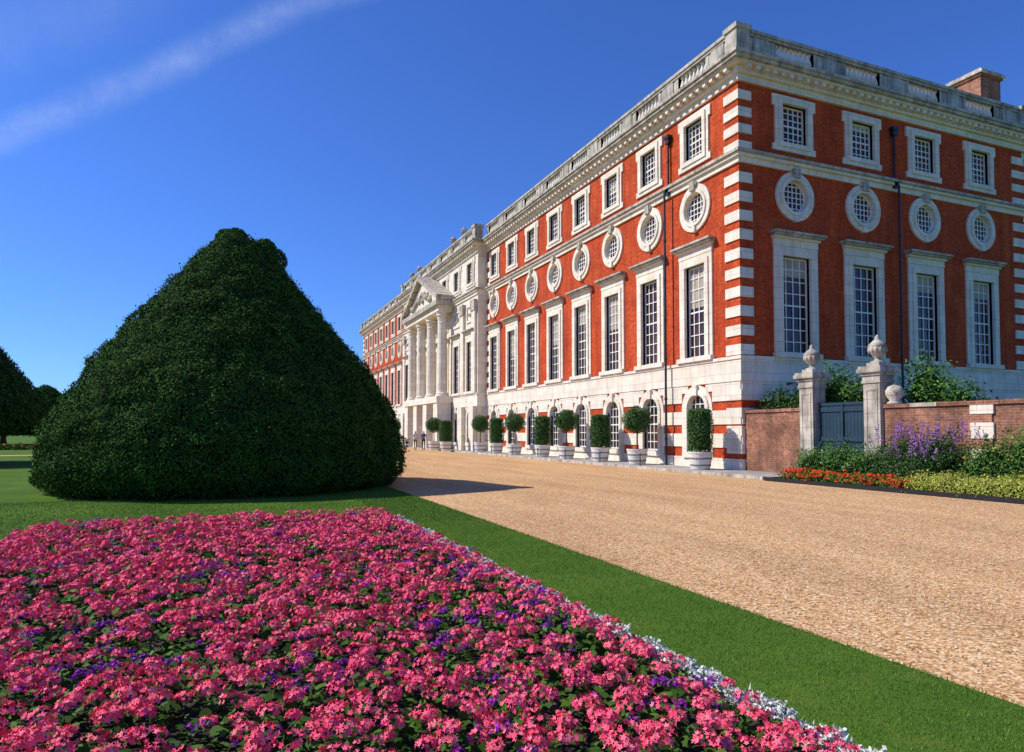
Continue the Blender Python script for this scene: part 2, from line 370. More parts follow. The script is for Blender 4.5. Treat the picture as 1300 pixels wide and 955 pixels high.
chimney(2.6,6.5,0.9,1.2,20.4)
for y in (22,36,50,64,76): chimney(3.2,y,1.0,1.6,20.3)
rf.build("chimneys",palace)
pp=MB()
def pipe(P,s,z0,z1,P2):
    p=P(s,0,0.13); pp.lathe(p[0],p[1],[(0.055,z0),(0.055,z1)],M_PIPE,8)
    for z in np.arange(z0+1.2,z1,1.9): pp.lathe(p[0],p[1],[(0.075,z),(0.075,z+0.1)],M_PIPE,8)
    pp.pb(P2,s-0.13,s+0.13,z1-0.1,z1+0.15,0.0,0.22,M_PIPE); pp.pb(P2,s-0.18,s+0.18,z1+0.15,z1+0.3,0.0,0.26,M_PIPE)
Lp=lambda s,z,d:(-d-0.22,s,z)
Sp=lambda s,z,d:(s,-d-0.2,z)
pipe(Lp,4.75,0.1,13.2,L0); pipe(L0,4.75,13.5,15.7,L0)
pipe(Sp,9.15,0.1,13.2,S0); pipe(S0,9.15,13.5,15.7,S0)
pp.build("downpipes",palace)
# ================================================================ GARDEN WALL, PIERS, GATE
gw=empty("garden_wall")
g=MB()
def wallseg(y0,y1):
    g.box(0.12,0.5,y0,y1,0,2.46,M_BRICK2)
    n=max(1,int((y1-y0)/0.9))
    for i in range(n):
        a=y0+(y1-y0)*i/n; b=y0+(y1-y0)*(i+1)/n
        g.box(0.06,0.56,a+0.006,b-0.006,2.46+random.uniform(-.005,.005),2.58+random.uniform(-.01,.01),M_STONEW if random.random()<.3 else M_BRICK2)
wallseg(-3.05,-0.07); wallseg(-30,-6.5)
for (a,b) in ((0.0,0.45),(0.75,1.2),(1.5,1.95),(2.2,2.45)): g.box(0.05,0.5,-9.95,-9.3,a,b,M_STONE)
g.box(0.07,0.5,-9.9,-9.35,0,2.44,M_BRICK2)
g.build("brickwork",gw)
def pier(y):
    e=empty("stone_gate_pier"); p=MB(); x=0.3
    def bx(h,z0,z1,m=M_STONEW): p.box(x-h,x+h,y-h,y+h,z0,z1,m)
    bx(0.42,0,0.35); bx(0.37,0.35,0.45); bx(0.31,0.45,3.3,M_STONEW); bx(0.35,3.3,3.38); bx(0.33,3.38,3.55); bx(0.38,3.55,3.65); bx(0.46,3.65,3.78); bx(0.42,3.78,3.86); bx(0.24,3.86,3.98)
    p.ring(lambda s,z,d:(x-0.31-d,s,z),rect(y,0.17,0.75,3.05),rect(y,0.22,0.70,3.1),0.02,0,0,M_STONEW)
    p.ring(lambda s,z,d:(s,y-0.31-d,z),rect(x,0.17,0.75,3.05),rect(x,0.22,0.70,3.1),0.02,0,0,M_STONEW)
    p.build("pier_shaft",e)
    u=MB(); u.lathe(x,y,UR,M_STONEW,20,3.95,0.82)
    for i in range(12):
        a=2*math.pi*i/12; u.lathe(x+0.25*math.cos(a),y+0.25*math.sin(a),[(0.01,0),(0.05,0.05),(0.055,0.15),(0.02,0.24)],M_STONEW,6,4.3)
    u.build("urn",e,smooth=True)
pier(-3.4); pier(-6.15)
M_GATE=plain("blue_green_paint",(0.008,0.036,0.060),0.55,var=0.25,scale=3)
gt=MB()
for i in range(14):
    a=-5.8+i*(2.05/14); gt.box(0.28,0.33,a+0.006,a+2.05/14-0.006,0.06,2.62,M_GATE)
for z in (0.3,1.35,2.4): gt.box(0.24,0.28,-5.8,-3.75,z,z+0.16,M_GATE)
gt.box(0.22,0.28,-4.80,-4.72,0.06,2.66,M_GATE); gt.box(0.25,0.36,-5.82,-3.73,2.62,2.72,M_GATE)
gt.box(0.2,0.24,-4.9,-4.82,1.2,1.4,M_PIPE)
gt.build("wooden_gate")
# ================================================================ GROUND
def grass_mat():
    m,nt,b=nmat("mown_grass"); co=objco(nt)
    c=ramp(nt,noise_tex(nt,60,6,co,0.7),[(0.3,(0.045,0.105,0.012)),(0.7,(0.11,0.21,0.028))])
    f=ramp(nt,noise_tex(nt,0.5,6,co,0.65),[(0.35,(0.72,0.78,0.7)),(0.68,(1.35,1.2,1.1))]); c=mixc(nt,1,c,f,'MULTIPLY')
    f=ramp(nt,noise_tex(nt,3.0,5,co,0.65),[(0.5,(0,0,0)),(0.75,(0.45,)*3)]); c=mixc(nt,f,c,(0.16,0.19,0.04))
    nt.links.new(c,b.inputs['Base Color']); b.inputs['Roughness'].default_value=0.9; b.inputs['Specular IOR Level'].default_value=0.05
    bump(nt,b,noise_tex(nt,120,4,co,0.8),0.5,0.02); return m
M_GRASS=grass_mat()
def gravel_mat():
    m,nt,b=nmat("gravel"); co=objco(nt)
    v=N(nt,'ShaderNodeTexVoronoi'); v.inputs['Scale'].default_value=42; nt.links.new(co,v.inputs['Vector'])
    s=N(nt,'ShaderNodeSeparateColor'); nt.links.new(v.outputs['Color'],s.inputs[0])
    c=ramp(nt,s.outputs[0],[(0.0,(0.34,0.16,0.06)),(0.25,(0.66,0.37,0.17)),(0.7,(0.86,0.54,0.28)),(1.0,(0.97,0.76,0.50))])
    f=ramp(nt,v.outputs['Distance'],[(0.25,(1,1,1)),(0.8,(0.6,)*3)]); c=mixc(nt,1,c,f,'MULTIPLY')
    f=ramp(nt,noise_tex(nt,11,8,co,0.85),[(0.35,(0.70,0.67,0.64)),(0.65,(1.2,1.2,1.18))]); c=mixc(nt,1,c,f,'MULTIPLY')
    mp=N(nt,'ShaderNodeMapping'); mp.inputs['Scale'].default_value=(0.8,0.12,1); nt.links.new(co,mp.inputs[0])
    f=ramp(nt,noise_tex(nt,1.0,6,mp.outputs[0],0.65),[(0.35,(0.84,0.82,0.80)),(0.65,(1.1,1.1,1.08))]); c=mixc(nt,1,c,f,'MULTIPLY')
    nt.links.new(c,b.inputs['Base Color']); b.inputs['Roughness'].default_value=0.95; b.inputs['Specular IOR Level'].default_value=0.0
    bump(nt,b,v.outputs['Distance'],-0.4,0.015); return m
M_GRAVEL=gravel_mat()
M_SOIL=plain("soil",(0.03,0.02,0.013),0.95,var=0.5,scale=25)
def pave_mat():
    m,nt,b=nmat("paving"); co=objco(nt)
    t=N(nt,'ShaderNodeTexBrick'); nt.links.new(co,t.inputs['Vector']); t.inputs['Scale'].default_value=1; t.inputs['Brick Width'].default_value=0.9; t.inputs['Row Height'].default_value=0.6
    t.inputs['Mortar Size'].default_value=0.01; t.inputs['Color1'].default_value=(0.44,0.40,0.35,1); t.inputs['Color2'].default_value=(0.34,0.31,0.28,1); t.inputs['Mortar'].default_value=(0.1,0.09,0.08,1)
    f=ramp(nt,noise_tex(nt,3,5,co),[(0.3,(0.7,)*3),(0.7,(1.15,)*3)])
    nt.links.new(mixc(nt,1,t.outputs['Color'],f,'MULTIPLY'),b.inputs['Base Color']); b.inputs['Roughness'].default_value=0.85; return m
M_PAVE=pave_mat()
LE=-15.12
gr=MB(); gr.poly([(-3000,-3000,0),(3000,-3000,0),(3000,3000,0),(-3000,3000,0)],M_GRASS); gr.build("ground")
gv=MB()
gv.poly([(LE-.03,-60,0.004),(-2.2,-60,0.004),(-2.2,160,0.004),(LE-.03,160,0.004)],M_GRAVEL)
gv.poly([(-300,62,0.004),(LE-.03,62,0.004),(LE-.03,70,0.004),(-300,70,0.004)],M_GRAVEL)
gv.poly([(-300,34,0.004),(-26,34,0.004),(-26,37,0.004),(-300,37,0.004)],M_GRAVEL)
gv.build("gravel_path")
lw=MB()
def lawn(x0,x1,y0,y1): lw.box(x0,x1,y0,y1,-0.05,0.03,M_GRASS)
lawn(-300,LE,-80,33.9); lawn(-300,LE,70.1,300); lawn(-26,LE,33.9,61.9); lawn(-300,-26.0,37.1,61.9)
lw.build("lawn")
pv=MB(); pv.box(-2.25,0.1,-3.7,29.9,-0.1,0.10,M_PAVE); pv.box(-2.25,-0.7,29.9,YL,-0.1,0.1,M_PAVE); pv.box(-2.4,-2.25,-3.7,YL,-0.1,0.13,M_STONEW)
pv.build("pavement")
n=26000; y=-21+rng.power(0.6,n)*16 ; x=rng.uniform(LE+.03,-2.5,n); s=rng.uniform(0.005,0.014,n)
octv=np.array([(1,0,0),(0,1,0),(-1,0,0),(0,-1,0),(0,0,.7),(0,0,-.7)],float); octf=[(0,1,4),(1,2,4),(2,3,4),(3,0,4)]
ct=np.stack([x,y,np.full(n,0.008)],1)
rot=rng.uniform(0,6.28,n); cr,sr=np.cos(rot),np.sin(rot)
V=octv[None]*s[:,None,None]*rng.uniform(0.6,1.3,(n,1,3)); VX=V[...,0]*cr[:,None]-V[...,1]*sr[:,None]; VY=V[...,0]*sr[:,None]+V[...,1]*cr[:,None]
V=np.stack([VX,VY,V[...,2]],-1)+ct[:,None,:]
tri=np.stack([V[:,list(f),:] for f in octf],1).reshape(-1,3,3)
M_PEB=leaf_mat("pebble",[(0.36,0.18,0.08),(0.66,0.40,0.20),(0.84,0.58,0.33),(0.93,0.77,0.54)],0.9,spec=0.1)
npmesh("gravel_stones",tri,3,[M_PEB])
def blades(x0,x1,y0,y1,n,h,w):
    x=rng.uniform(x0,x1,n); y=rng.uniform(y0,y1,n); p=np.stack([x,y,np.full(n,0.025)],1)
    a=rng.uniform(0,6.28,n); t=np.stack([np.cos(a),np.sin(a),0*a],1)*w/2
    top=p+np.stack([rng.normal(0,h*.4,n),rng.normal(0,h*.4,n),h*rng.uniform(.5,1.2,n)],1)
    return np.stack([p-t,p+t,top],1)
B=np.concatenate([blades(-16.7,LE,-21,-9,70000,0.024,0.006),blades(-16.7,LE,-9,-1,20000,0.03,0.01),blades(-27,LE,-10.0,-3,60000,0.03,0.012),blades(LE-.04,LE+.03,-21,5,4000,0.03,0.008)])
M_BLADE=leaf_mat("grass_blade",[(0.045,0.115,0.012),(0.095,0.205,0.026),(0.16,0.28,0.045)],0.7,0.5,(0.17,0.23,0.045),2.5,0.05)
npmesh("grass_blades",B,3,[M_BLADE])
# ================================================================ YEW TOPIARY
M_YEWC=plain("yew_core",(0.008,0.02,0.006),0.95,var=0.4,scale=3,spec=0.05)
M_YEW=leaf_mat("yew_leaf",[(0.018,0.050,0.008),(0.045,0.11,0.016),(0.085,0.175,0.026)],0.8,0.6,(0.020,0.058,0.010),2.0,0.05)
M_YEWD=leaf_mat("yew_leaf_far",[(0.012,0.03,0.008),(0.03,0.065,0.014)],0.8,spec=0.05)
M_BARK=plain("bark",(0.07,0.045,0.03),0.9,var=0.4,scale=9)
PROF=[(4.45,0.0),(4.9,0.3),(5.1,0.75),(5.05,1.3),(4.75,2.1),(4.2,3.1),(3.45,4.1),(2.66,5.1),(1.9,6.05),(1.36,6.75),(1.0,7.2),(0.72,7.5),(0.4,7.7),(0.0,7.75)]
def yew(name,cx,cy,sc,prof,nl,ls,z0=0,lobes=(),trunk=False,seed=0):
    e=empty(name); P=np.array(prof)*sc; P[:,1]+=z0
    rr=P[:,0]; zz=P[:,1]; seglen=np.concatenate([[0],np.cumsum(np.hypot(np.diff(rr),np.diff(zz)))])
    def modr(th,z):
        p=Vector((math.cos(th)*1.6,math.sin(th)*1.6,z*0.45/sc+seed*7.3))
        q=Vector((math.cos(th)*6,math.sin(th)*6,z*1.5/sc+seed))
        return 1+0.055*noise.noise(p)+0.05*noise.noise(q)
    b=MB(); ns,nt_=72,36
    for j in range(nt_+1):
        t=seglen[-1]*j/nt_; r=np.interp(t,seglen,rr); z=np.interp(t,seglen,zz)
        for i in range(ns):
            th=2*math.pi*i/ns; m=modr(th,z)*0.97; b.v.append((cx+r*m*math.cos(th),cy+r*m*math.sin(th),z-0.04*(j==nt_)))
    for j in range(nt_):
        for i in range(ns):
            i2=(i+1)%ns; b.f.append((j*ns+i,j*ns+i2,(j+1)*ns+i2,(j+1)*ns+i)); b.m.append(0)
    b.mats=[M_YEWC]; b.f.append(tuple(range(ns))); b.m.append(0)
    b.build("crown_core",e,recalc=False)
    w=np.interp(np.linspace(0,seglen[-1],200),seglen,rr); cdf=np.cumsum(w); cdf/=cdf[-1]
    t=np.interp(rng.random(nl),cdf,np.linspace(0,seglen[-1],200)); th=rng.uniform(0,2*math.pi,nl)
    r=np.interp(t,seglen,rr); z=np.interp(t,seglen,zz)
    dr=np.interp(t+0.05,seglen,rr)-np.interp(t-0.05,seglen,rr); dz=np.interp(t+0.05,seglen,zz)-np.interp(t-0.05,seglen,zz)
    m=np.array([modr(a,b_) for a,b_ in zip(th,z)])
    fine=np.array([noise.noise(Vector((R*math.cos(a)*2.0,R*math.sin(a)*2.0,b_*3.6))) for R,a,b_ in zip(r,th,z)])
    off=0.02+0.13*fine+rng.normal(0.0,0.03,nl)+np.where(rng.random(nl)<0.07,rng.uniform(0.0,0.12,nl),0)
    nr=unit(np.stack([dz*np.cos(th),dz*np.sin(th),-dr],1))
    pts=np.stack([cx+r*m*np.cos(th),cy+r*m*np.sin(th),z],1)+nr*off[:,None]
    allp=[pts]; alln=[nr]
    for (ox,oy,oz,lr) in lobes:
        k=int(9000*lr); d=unit(rng.normal(0,1,(k,3))); allp.append(np.array([cx+ox,cy+oy,oz])+d*lr*rng.uniform(0.8,1.05,(k,1))); alln.append(d)
    pts=np.concatenate(allp); nr=np.concatenate(alln)
    npmesh("foliage",leaf_quads(pts,nr,ls,0.45,0.6),4,[M_YEW],None,e)
    if trunk:
        tb=MB(); tb.lathe(cx,cy,[(0.55*sc,0),(0.4*sc,0.4),(0.33*sc,1.2),(0.4*sc,z0+0.8)],M_BARK,12)
        for k in range(5):
            a=k*1.3; tb.hexa([(cx+.1*math.cos(a)-.08,cy+.1*math.sin(a),1.1),(cx+.1*math.cos(a)+.08,cy+.1*math.sin(a),1.1),(cx+.1*math.cos(a)+.08,cy+.1*math.sin(a)+.15,1.1),(cx+.1*math.cos(a)-.08,cy+.1*math.sin(a)+.15,1.1)]+
              [(cx+1.4*math.cos(a)-.05,cy+1.4*math.sin(a),z0+.9),(cx+1.4*math.cos(a)+.05,cy+1.4*math.sin(a),z0+.9),(cx+1.4*math.cos(a)+.05,cy+1.4*math.sin(a)+.1,z0+.9),(cx+1.4*math.cos(a)-.05,cy+1.4*math.sin(a)+.1,z0+.9)],M_BARK)
        tb.build("trunk",e)
rx,ry=0.922,-0.386
def at(px,depth):
    X=(px-650)/860*depth; return (X*.922+depth*.387-19.6, -.386*X+.922*depth-22.15)
yx,yy=at(299,21)
yew("yew_topiary",yx,yy,1.0,PROF,210000,0.078,0.02,lobes=((rx*1.10,ry*1.10,7.0,0.42),(rx*0.85,ry*0.85,7.36,0.34),(-rx*0.05,-ry*0.05,7.70,0.34),(-rx*0.35,-ry*0.35,7.68,0.34),(-rx*0.6,-ry*0.6,7.38,0.3)),seed=1)
P2=[(0.5,0.1),(4.6,0.0),(4.95,0.35),(4.7,1.2),(3.9,2.6),(3.0,3.8),(2.1,4.9),(1.2,5.9),(0.5,6.4),(0.0,6.5)]
x,y=at(-80,34); yew("yew_topiary",x,y,1.0,P2,60000,0.12,1.6,trunk=True,seed=2)
x,y=at(58,66); yew("yew_topiary",x,y,0.72,P2,16000,0.2,1.5,trunk=True,seed=3)
x,y=at(5,88); yew("yew_topiary",x,y,0.9,P2,14000,0.25,1.5,trunk=True,seed=4)
x,y=at(100,110); yew("yew_topiary",x,y,0.9,P2,12000,0.3,1.5,trunk=True,seed=5)
cl=[]; cn=[]
for i in range(260):
    px=-500+i*5.5+random.uniform(-4,4); dd=random.uniform(300,380); X,Y=at(px,dd); h=random.uniform(4,8)
    k=120; d=unit(rng.normal(0,1,(k,3))); cl.append(np.array([X,Y,h*.55])+d*np.array([4.5,4.5,h*.5])*rng.uniform(.5,1.05,(k,1))); cn.append(d)
npmesh("distant_trees",leaf_quads(np.concatenate(cl),np.concatenate(cn),2.2,0.8,0.6),4,[M_YEWD])
# ================================================================ SHRUB generator
def ellip_pts(c,r,n,lo=0.7,hi=1.05,seed=0,lump=0.25,zmin=None):
    d=unit(rng.normal(0,1,(n,3)))
    m=np.array([1+lump*noise.noise(Vector((v[0]*2.2+seed,v[1]*2.2,v[2]*2.2))) for v in d])
    p=np.array(c)+d*np.array(r)*(m*rng.uniform(lo,hi,n))[:,None]
    if zmin is not None:
        k=p[:,2]>zmin; p=p[k]; d=d[k]
    return p,d
def core_ellip(b,c,r,mat,k=0.75):
    prof=[(max(0.001,math.sin(math.pi*i/8))*k,-math.cos(math.pi*i/8)*k) for i in range(9)]
    o=len(b.v); b.lathe(0,0,prof,mat,12)
    for i in range(o,len(b.v)):
        v=b.v[i]; b.v[i]=(c[0]+v[0]*r[0],c[1]+v[1]*r[1],c[2]+v[2]*r[2])
M_BAY=leaf_mat("bay_leaf",[(0.02,0.065,0.010),(0.045,0.13,0.02),(0.08,0.19,0.035)],0.5,0.4,(0.02,0.06,0.01),3,0.25)
M_TUB=plain("tub_white_paint",(0.76,0.72,0.64),0.55,var=0.1,scale=12)
M_HOOP=plain("tub_hoop",(0.2,0.19,0.18),0.5)
TP=[(0.36,0.0),(0.38,0.02),(0.42,0.16),(0.435,0.17),(0.44,0.22),(0.43,0.23),(0.47,0.44),(0.485,0.45),(0.49,0.50),(0.475,0.51),(0.50,0.68),(0.52,0.69),(0.52,0.75),(0.46,0.75),(0.46,0.70),(0.0,0.70)]
TM=[M_TUB,M_TUB,M_HOOP,M_HOOP,M_HOOP,M_TUB,M_HOOP,M_HOOP,M_HOOP,M_TUB,M_TUB,M_TUB,M_TUB,M_SOIL,M_SOIL]
def potted(y,kind,x=-1.2,first=False):
    e=empty("potted_bay_tree" if kind=='ball' else "potted_column_shrub")
    t=MB(); t.lathe(x,y,TP,TM,24,0.10); t.build("tub",e)
    sd=random.random()*20; c=MB()
    if kind=='ball':
        h=random.uniform(2.25,2.35); q0=random.uniform(.94,1.05)
        c.lathe(x,y,[(0.05,0.7),(0.035,1.3),(0.04,h)],M_BARK,8); core_ellip(c,(x,y,h),(0.62*q0,0.62*q0,0.58),M_YEWC,0.84)
        p,d=ellip_pts((x,y,h),(0.67*q0,0.67*q0,0.62),4200,0.82,1.1,sd,0.16); q=leaf_quads(p,d,0.09,0.45,0.75)
    else:
        w=0.5 if not first else 0.47; h0,h1=0.85,2.65+random.uniform(-.08,.08)
        n=5200; th=rng.uniform(0,6.283,n); z=rng.uniform(h0,h1,n); k=(z-h0)/(h1-h0)
        r=w*(0.92+0.14*np.sin(k*math.pi))*np.where(k>0.93,np.sqrt(np.clip(1-((k-.93)/.075)**2,0.05,1)),1)
        r=r*(1+0.12*np.array([noise.noise(Vector((math.cos(a)*1.5+sd,math.sin(a)*1.5,b*2.5))) for a,b in zip(th,z)]))*rng.uniform(0.84,1.1,n)
        capm=rng.random(n)<0.15; r=np.where(capm,w*np.sqrt(rng.random(n)),r); z=np.where(capm,h1-0.05+0.08*rng.random(n)-0.1*(r/w)**2,z)
        p=np.stack([x+r*np.cos(th),y+r*np.sin(th),z],1); d=np.stack([np.cos(th),np.sin(th),np.where(capm,3,0.1)],1)
        q=leaf_quads(p,unit(d),0.085,0.45,0.7)
        c.lathe(x,y,[(0.05,0.7),(0.05,0.9),(0.4,0.95),(0.42,1.8),(0.4,2.45),(0.3,2.52)],M_YEWC,14)
    c.build("stem",e); npmesh("foliage",q,4,[M_BAY],None,e)
for y,k in ((1.1,'col'),(5.86,'ball'),(9.39,'col'),(13.3,'ball'),(16.6,'col'),(21.06,'ball'),(24.5,'col'),(28,'ball'),(31.8,'col'),(35.3,'ball'),(50.5,'ball'),(54,'col'),(58,'ball'),(62,'col'),(66,'ball')):
    potted(y,k,first=(y<2),x=-1.25 if not 29<y<56 else -2.9)
for y in (4.0,7.6,11.4,15.0,19.0,22.8,26.5):
    b=MB(); b.lathe(-2.32,y,[(0.025,0.12),(0.022,0.62),(0.035,0.63),(0.04,0.67),(0.02,0.71)],M_PIPE,8); b.build("iron_post")
# ================================================================ FLOWER BED
M_PINK=leaf_mat("pink_petal",[(0.84,0.060,0.125),(0.93,0.12,0.20),(0.96,0.24,0.31),(0.88,0.08,0.165)],0.75,0.3,(0.90,0.075,0.22),0.9,0.03)
M_PURP=leaf_mat("purple_petal",[(0.30,0.02,0.36),(0.46,0.04,0.50),(0.24,0.015,0.34)],0.6,spec=0.1)
M_GERL=leaf_mat("geranium_leaf",[(0.03,0.07,0.008),(0.06,0.13,0.015),(0.095,0.19,0.022)],0.6,0.4,(0.03,0.065,0.01),1.5,0.12)
M_SILV=leaf_mat("silver_leaf",[(0.50,0.52,0.46),(0.68,0.69,0.63),(0.82,0.82,0.77)],0.7,spec=0.1)
bed=empty("flower_bed")
X0,X1,Y0,Y1=-22.45,-16.80,-21.3,-9.75
b=MB(); b.box(X0,X1+.02,Y0,Y1,0,0.08,M_SOIL); b.build("soil",bed)
def hgt(x,y): return 0.28+0.06*noise.noise(Vector((x*0.9,y*0.9,3)))+0.05*noise.noise(Vector((x*3.1,y*3.1,7)))
def edge_drop(x,y):
    e=min(x-X0,X1-x,Y1-y); return min(1,0.45+max(e,0)*1.4)
def florets(centers,rad,nf,fr,starn=5):
    Nn=len(centers); d=unit(rng.normal(0,1,(Nn,nf,3))+np.array([0,0,0.65])); d[...,2]=np.abs(d[...,2])*0.9-0.12
    d=unit(d); R=(rad*rng.uniform(0.55,1.25,(Nn,1,1)))
    sq=np.array([1,1,0.62]); p=centers[:,None,:]+d*R*sq*rng.uniform(0.85,1.15,(Nn,nf,1))
    p=p.reshape(-1,3); n=unit(d.reshape(-1,3)+rng.normal(0,.35,(Nn*nf,3))+np.array([0,0,.15]))
    t=unit(np.cross(n,rng.normal(0,1,(Nn*nf,3)))); bb=np.cross(n,t); k=2*starn
    a=np.arange(k)*2*math.pi/k; rr=np.where(np.arange(k)%2==0,1.0,0.5); s=fr*rng.uniform(0.75,1.2,Nn*nf)
    return p[:,None,:]+s[:,None,None]*rr[None,:,None]*(np.cos(a)[None,:,None]*t[:,None,:]+np.sin(a)[None,:,None]*bb[:,None,:])+ (s*0.3)[:,None,None]*(rr>0.9)[None,:,None]*n[:,None,:]
step=0.122; gx,gy=np.meshgrid(np.arange(X0+.1,X1-.02,step),np.arange(Y0+.05,Y1-.05,step)); gx=gx.ravel()+rng.normal(0,.06,gx.size); gy=gy.ravel()+rng.normal(0,.06,gy.size)
gx=np.clip(gx,X0+.05,X1+.0)
keep=np.array([rng.random()<0.83+0.5*noise.noise(Vector((a*1.7,b_*1.7,1))) for a,b_ in zip(gx,gy)]); gx,gy=gx[keep],gy[keep]
pur=np.array([noise.noise(Vector((a*1.3,b_*1.3,9)))*0.9+rng.uniform(-.35,.35)>0.38 for a,b_ in zip(gx,gy)])
gz=np.array([hgt(a,b_)*edge_drop(a,b_) for a,b_ in zip(gx,gy)])+rng.normal(0.02,.04,gx.size)
C=np.stack([gx,gy,gz],1); dist=np.hypot(gx-CAMP.x,gy-CAMP.y)
pk=C[~pur]; dp=dist[~pur]
near=florets(pk[dp<6.5],0.057,34,0.0165); far=florets(pk[dp>=6.5],0.062,20,0.021)
npmesh("pink_blooms",np.concatenate([near,far]),10,[M_PINK],None,bed)
pc=C[pur]; pc[:,2]-=0.02
ex=rng.random(len(C))<0.15; pc2=C[ex]+np.stack([rng.normal(0,.07,ex.sum()),rng.normal(0,.07,ex.sum()),-0.035+0*gx[ex]],1)
pc=np.concatenate([pc,pc2,pc+np.array([.05,.04,0])])
npmesh("purple_blooms",florets(pc,0.034,16,0.010),10,[M_PURP],None,bed)
n=38000; lx=rng.uniform(X0,X1+.05,n); ly=rng.uniform(Y0,Y1,n)
lz=np.array([hgt(a,b_)*edge_drop(a,b_) for a,b_ in zip(lx,ly)])*rng.uniform(0.35,1.02,n)-0.01
nn=unit(rng.normal(0,.5,(n,3))+np.array([0,0,1])); t=unit(np.cross(nn,rng.normal(0,1,(n,3)))); bb=np.cross(nn,t); a=np.arange(8)*math.pi/4
s=rng.uniform(0.018,0.04,n); rr=np.array([1,.85,1,.9,1,.85,1,.35])
Lf=np.stack([lx,ly,lz],1)[:,None,:]+s[:,None,None]*rr[None,:,None]*(np.cos(a)[None,:,None]*t[:,None,:]+np.sin(a)[None,:,None]*bb[:,None,:])+ (s*.25)[:,None,None]*(np.arange(8)%2)[None,:,None]*nn[:,None,:]
npmesh("leaves",Lf,8,[M_GERL],None,bed)
cs=[]
for y in np.arange(Y0,Y1+.1,0.085):
    if random.random()<0.93: cs.append((X1+0.07+random.uniform(-.05,.05),y,0.06+random.uniform(0,.04)))
for x in np.arange(X0,X1,0.3): cs.append((x,Y1+0.02,0.04))
Q=[]
for c in cs:
    k=80; d=unit(rng.normal(0,1,(k,3))+np.array([0,0,.6])); d[:,2]=np.abs(d[:,2]); L=rng.uniform(.04,.10,k)[:,None]
    base=np.array(c)+d*0.015; tip=base+d*L*np.array([1,1,.85])+rng.normal(0,.012,(k,3)); side=unit(np.cross(d,rng.normal(0,1,(k,3))))*0.008; mid=base+d*L*.6
    Q.append(np.stack([base,mid+side*1.3,tip,mid-side*1.3],1))
    for f in (.5,.75,1.0): Q.append(leaf_quads(np.array(c)+d*(L*f+.015)*np.array([1,1,.85]),d,0.026,0.7,0.7))
npmesh("silver_edging_plants",np.concatenate(Q),4,[M_SILV],None,bed)
# ================================================================ BORDER BY THE WALL
bb_=MB(); bb_.box(-2.45,0.12,-30,-4.0,-0.05,0.06,M_SOIL); bb_.build("border_soil")
ed=MB(); ed.box(-2.55,-2.45,-30,-3.95,-0.05,0.13,M_PIPE); ed.box(-2.45,-0.5,-4.0,-3.92,-0.05,0.12,M_PIPE); ed.build("bed_edging")
M_GRN=leaf_mat("border_leaf",[(0.04,0.10,0.015),(0.08,0.19,0.03),(0.14,0.27,0.045)],0.6,0.4,(0.03,0.08,0.015),2.5,0.15)
M_DGRN=leaf_mat("shrub_leaf",[(0.02,0.055,0.012),(0.045,0.11,0.02),(0.09,0.18,0.035)],0.55,0.4,(0.015,0.05,0.01),2,0.2)
M_YEL=leaf_mat("lime_leaf",[(0.26,0.29,0.04),(0.42,0.45,0.07),(0.56,0.56,0.14)],0.6,0.3,(0.16,0.22,0.03),2,0.1)
M_RED=leaf_mat("red_petal",[(0.88,0.03,0.015),(0.94,0.12,0.02),(0.82,0.02,0.02)],0.6,spec=0.1)
M_LAV=leaf_mat("lavender_petal",[(0.26,0.09,0.34),(0.38,0.16,0.44),(0.46,0.25,0.50)],0.6,spec=0.1)
M_WHT=leaf_mat("white_petal",[(0.7,0.7,0.66),(0.8,0.8,0.78)],0.6)
def shrub(name,blobs,mat,ls,dens=1.0,flower=None,fn=0,fr=0.03,spires=0,core=True):
    e=empty(name); ps=[];ds=[]; c=MB()
    for (x,y,z,rx_,ry_,rz_) in blobs:
        n=int(1500*dens*(rx_*ry_+rx_*rz_+ry_*rz_)/ (ls/0.09)**1.5)+200
        p,d=ellip_pts((x,y,z),(rx_,ry_,rz_),n,0.55,1.1,random.random()*30,0.45,0.05); ps.append(p); ds.append(d)
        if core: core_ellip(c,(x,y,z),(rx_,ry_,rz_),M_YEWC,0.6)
    P=np.concatenate(ps); D=np.concatenate(ds)
    npmesh("foliage",leaf_quads(P,D,ls,0.45,0.8),4,[mat],None,e)
    if core: c.build("inner_twigs",e)
    if flower is not None and fn:
        idx=rng.choice(len(P),fn); k=D[idx][:,2]>-0.1; F=P[idx][k]+D[idx][k]*0.05
        npmesh("blooms",florets(F,fr,12,fr*0.42),10,[flower],None,e)
    if spires:
        pts=[];dd=[]; st=[]
        for i in range(spires):
            x,y,z,a,b2,h=random.choice(blobs); ax=x+random.uniform(-a,a); ay=y+random.uniform(-b2,b2); h0=z+h*random.uniform(.3,.7); H=random.uniform(.3,.65); lx_,ly_=random.uniform(-.15,.15),random.uniform(-.15,.15)
            for j in range(40):
                t=random.random(); rr_=0.05*(1-t)+0.01; aa=random.uniform(0,6.28); pts.append((ax+lx_*t+rr_*math.cos(aa),ay+ly_*t+rr_*math.sin(aa),h0+.15+H*t)); dd.append((math.cos(aa),math.sin(aa),.3))
            st.append([(ax-.006,ay,z),(ax+.006,ay,z),(ax+lx_+.003,ay+ly_,h0+H)])
        npmesh("flower_spires",leaf_quads(np.array(pts),np.array(dd),0.045,0.7,0.8),4,[flower],None,e)
        npmesh("stems",np.array(st),3,[mat],None,e)
shrub("red_bedding_plants",[(-2.0,-4.7-0.45*i,0.16,0.42,0.4,0.25) for i in range(10)],M_GRN,0.07,1.6,M_RED,1000,0.05)
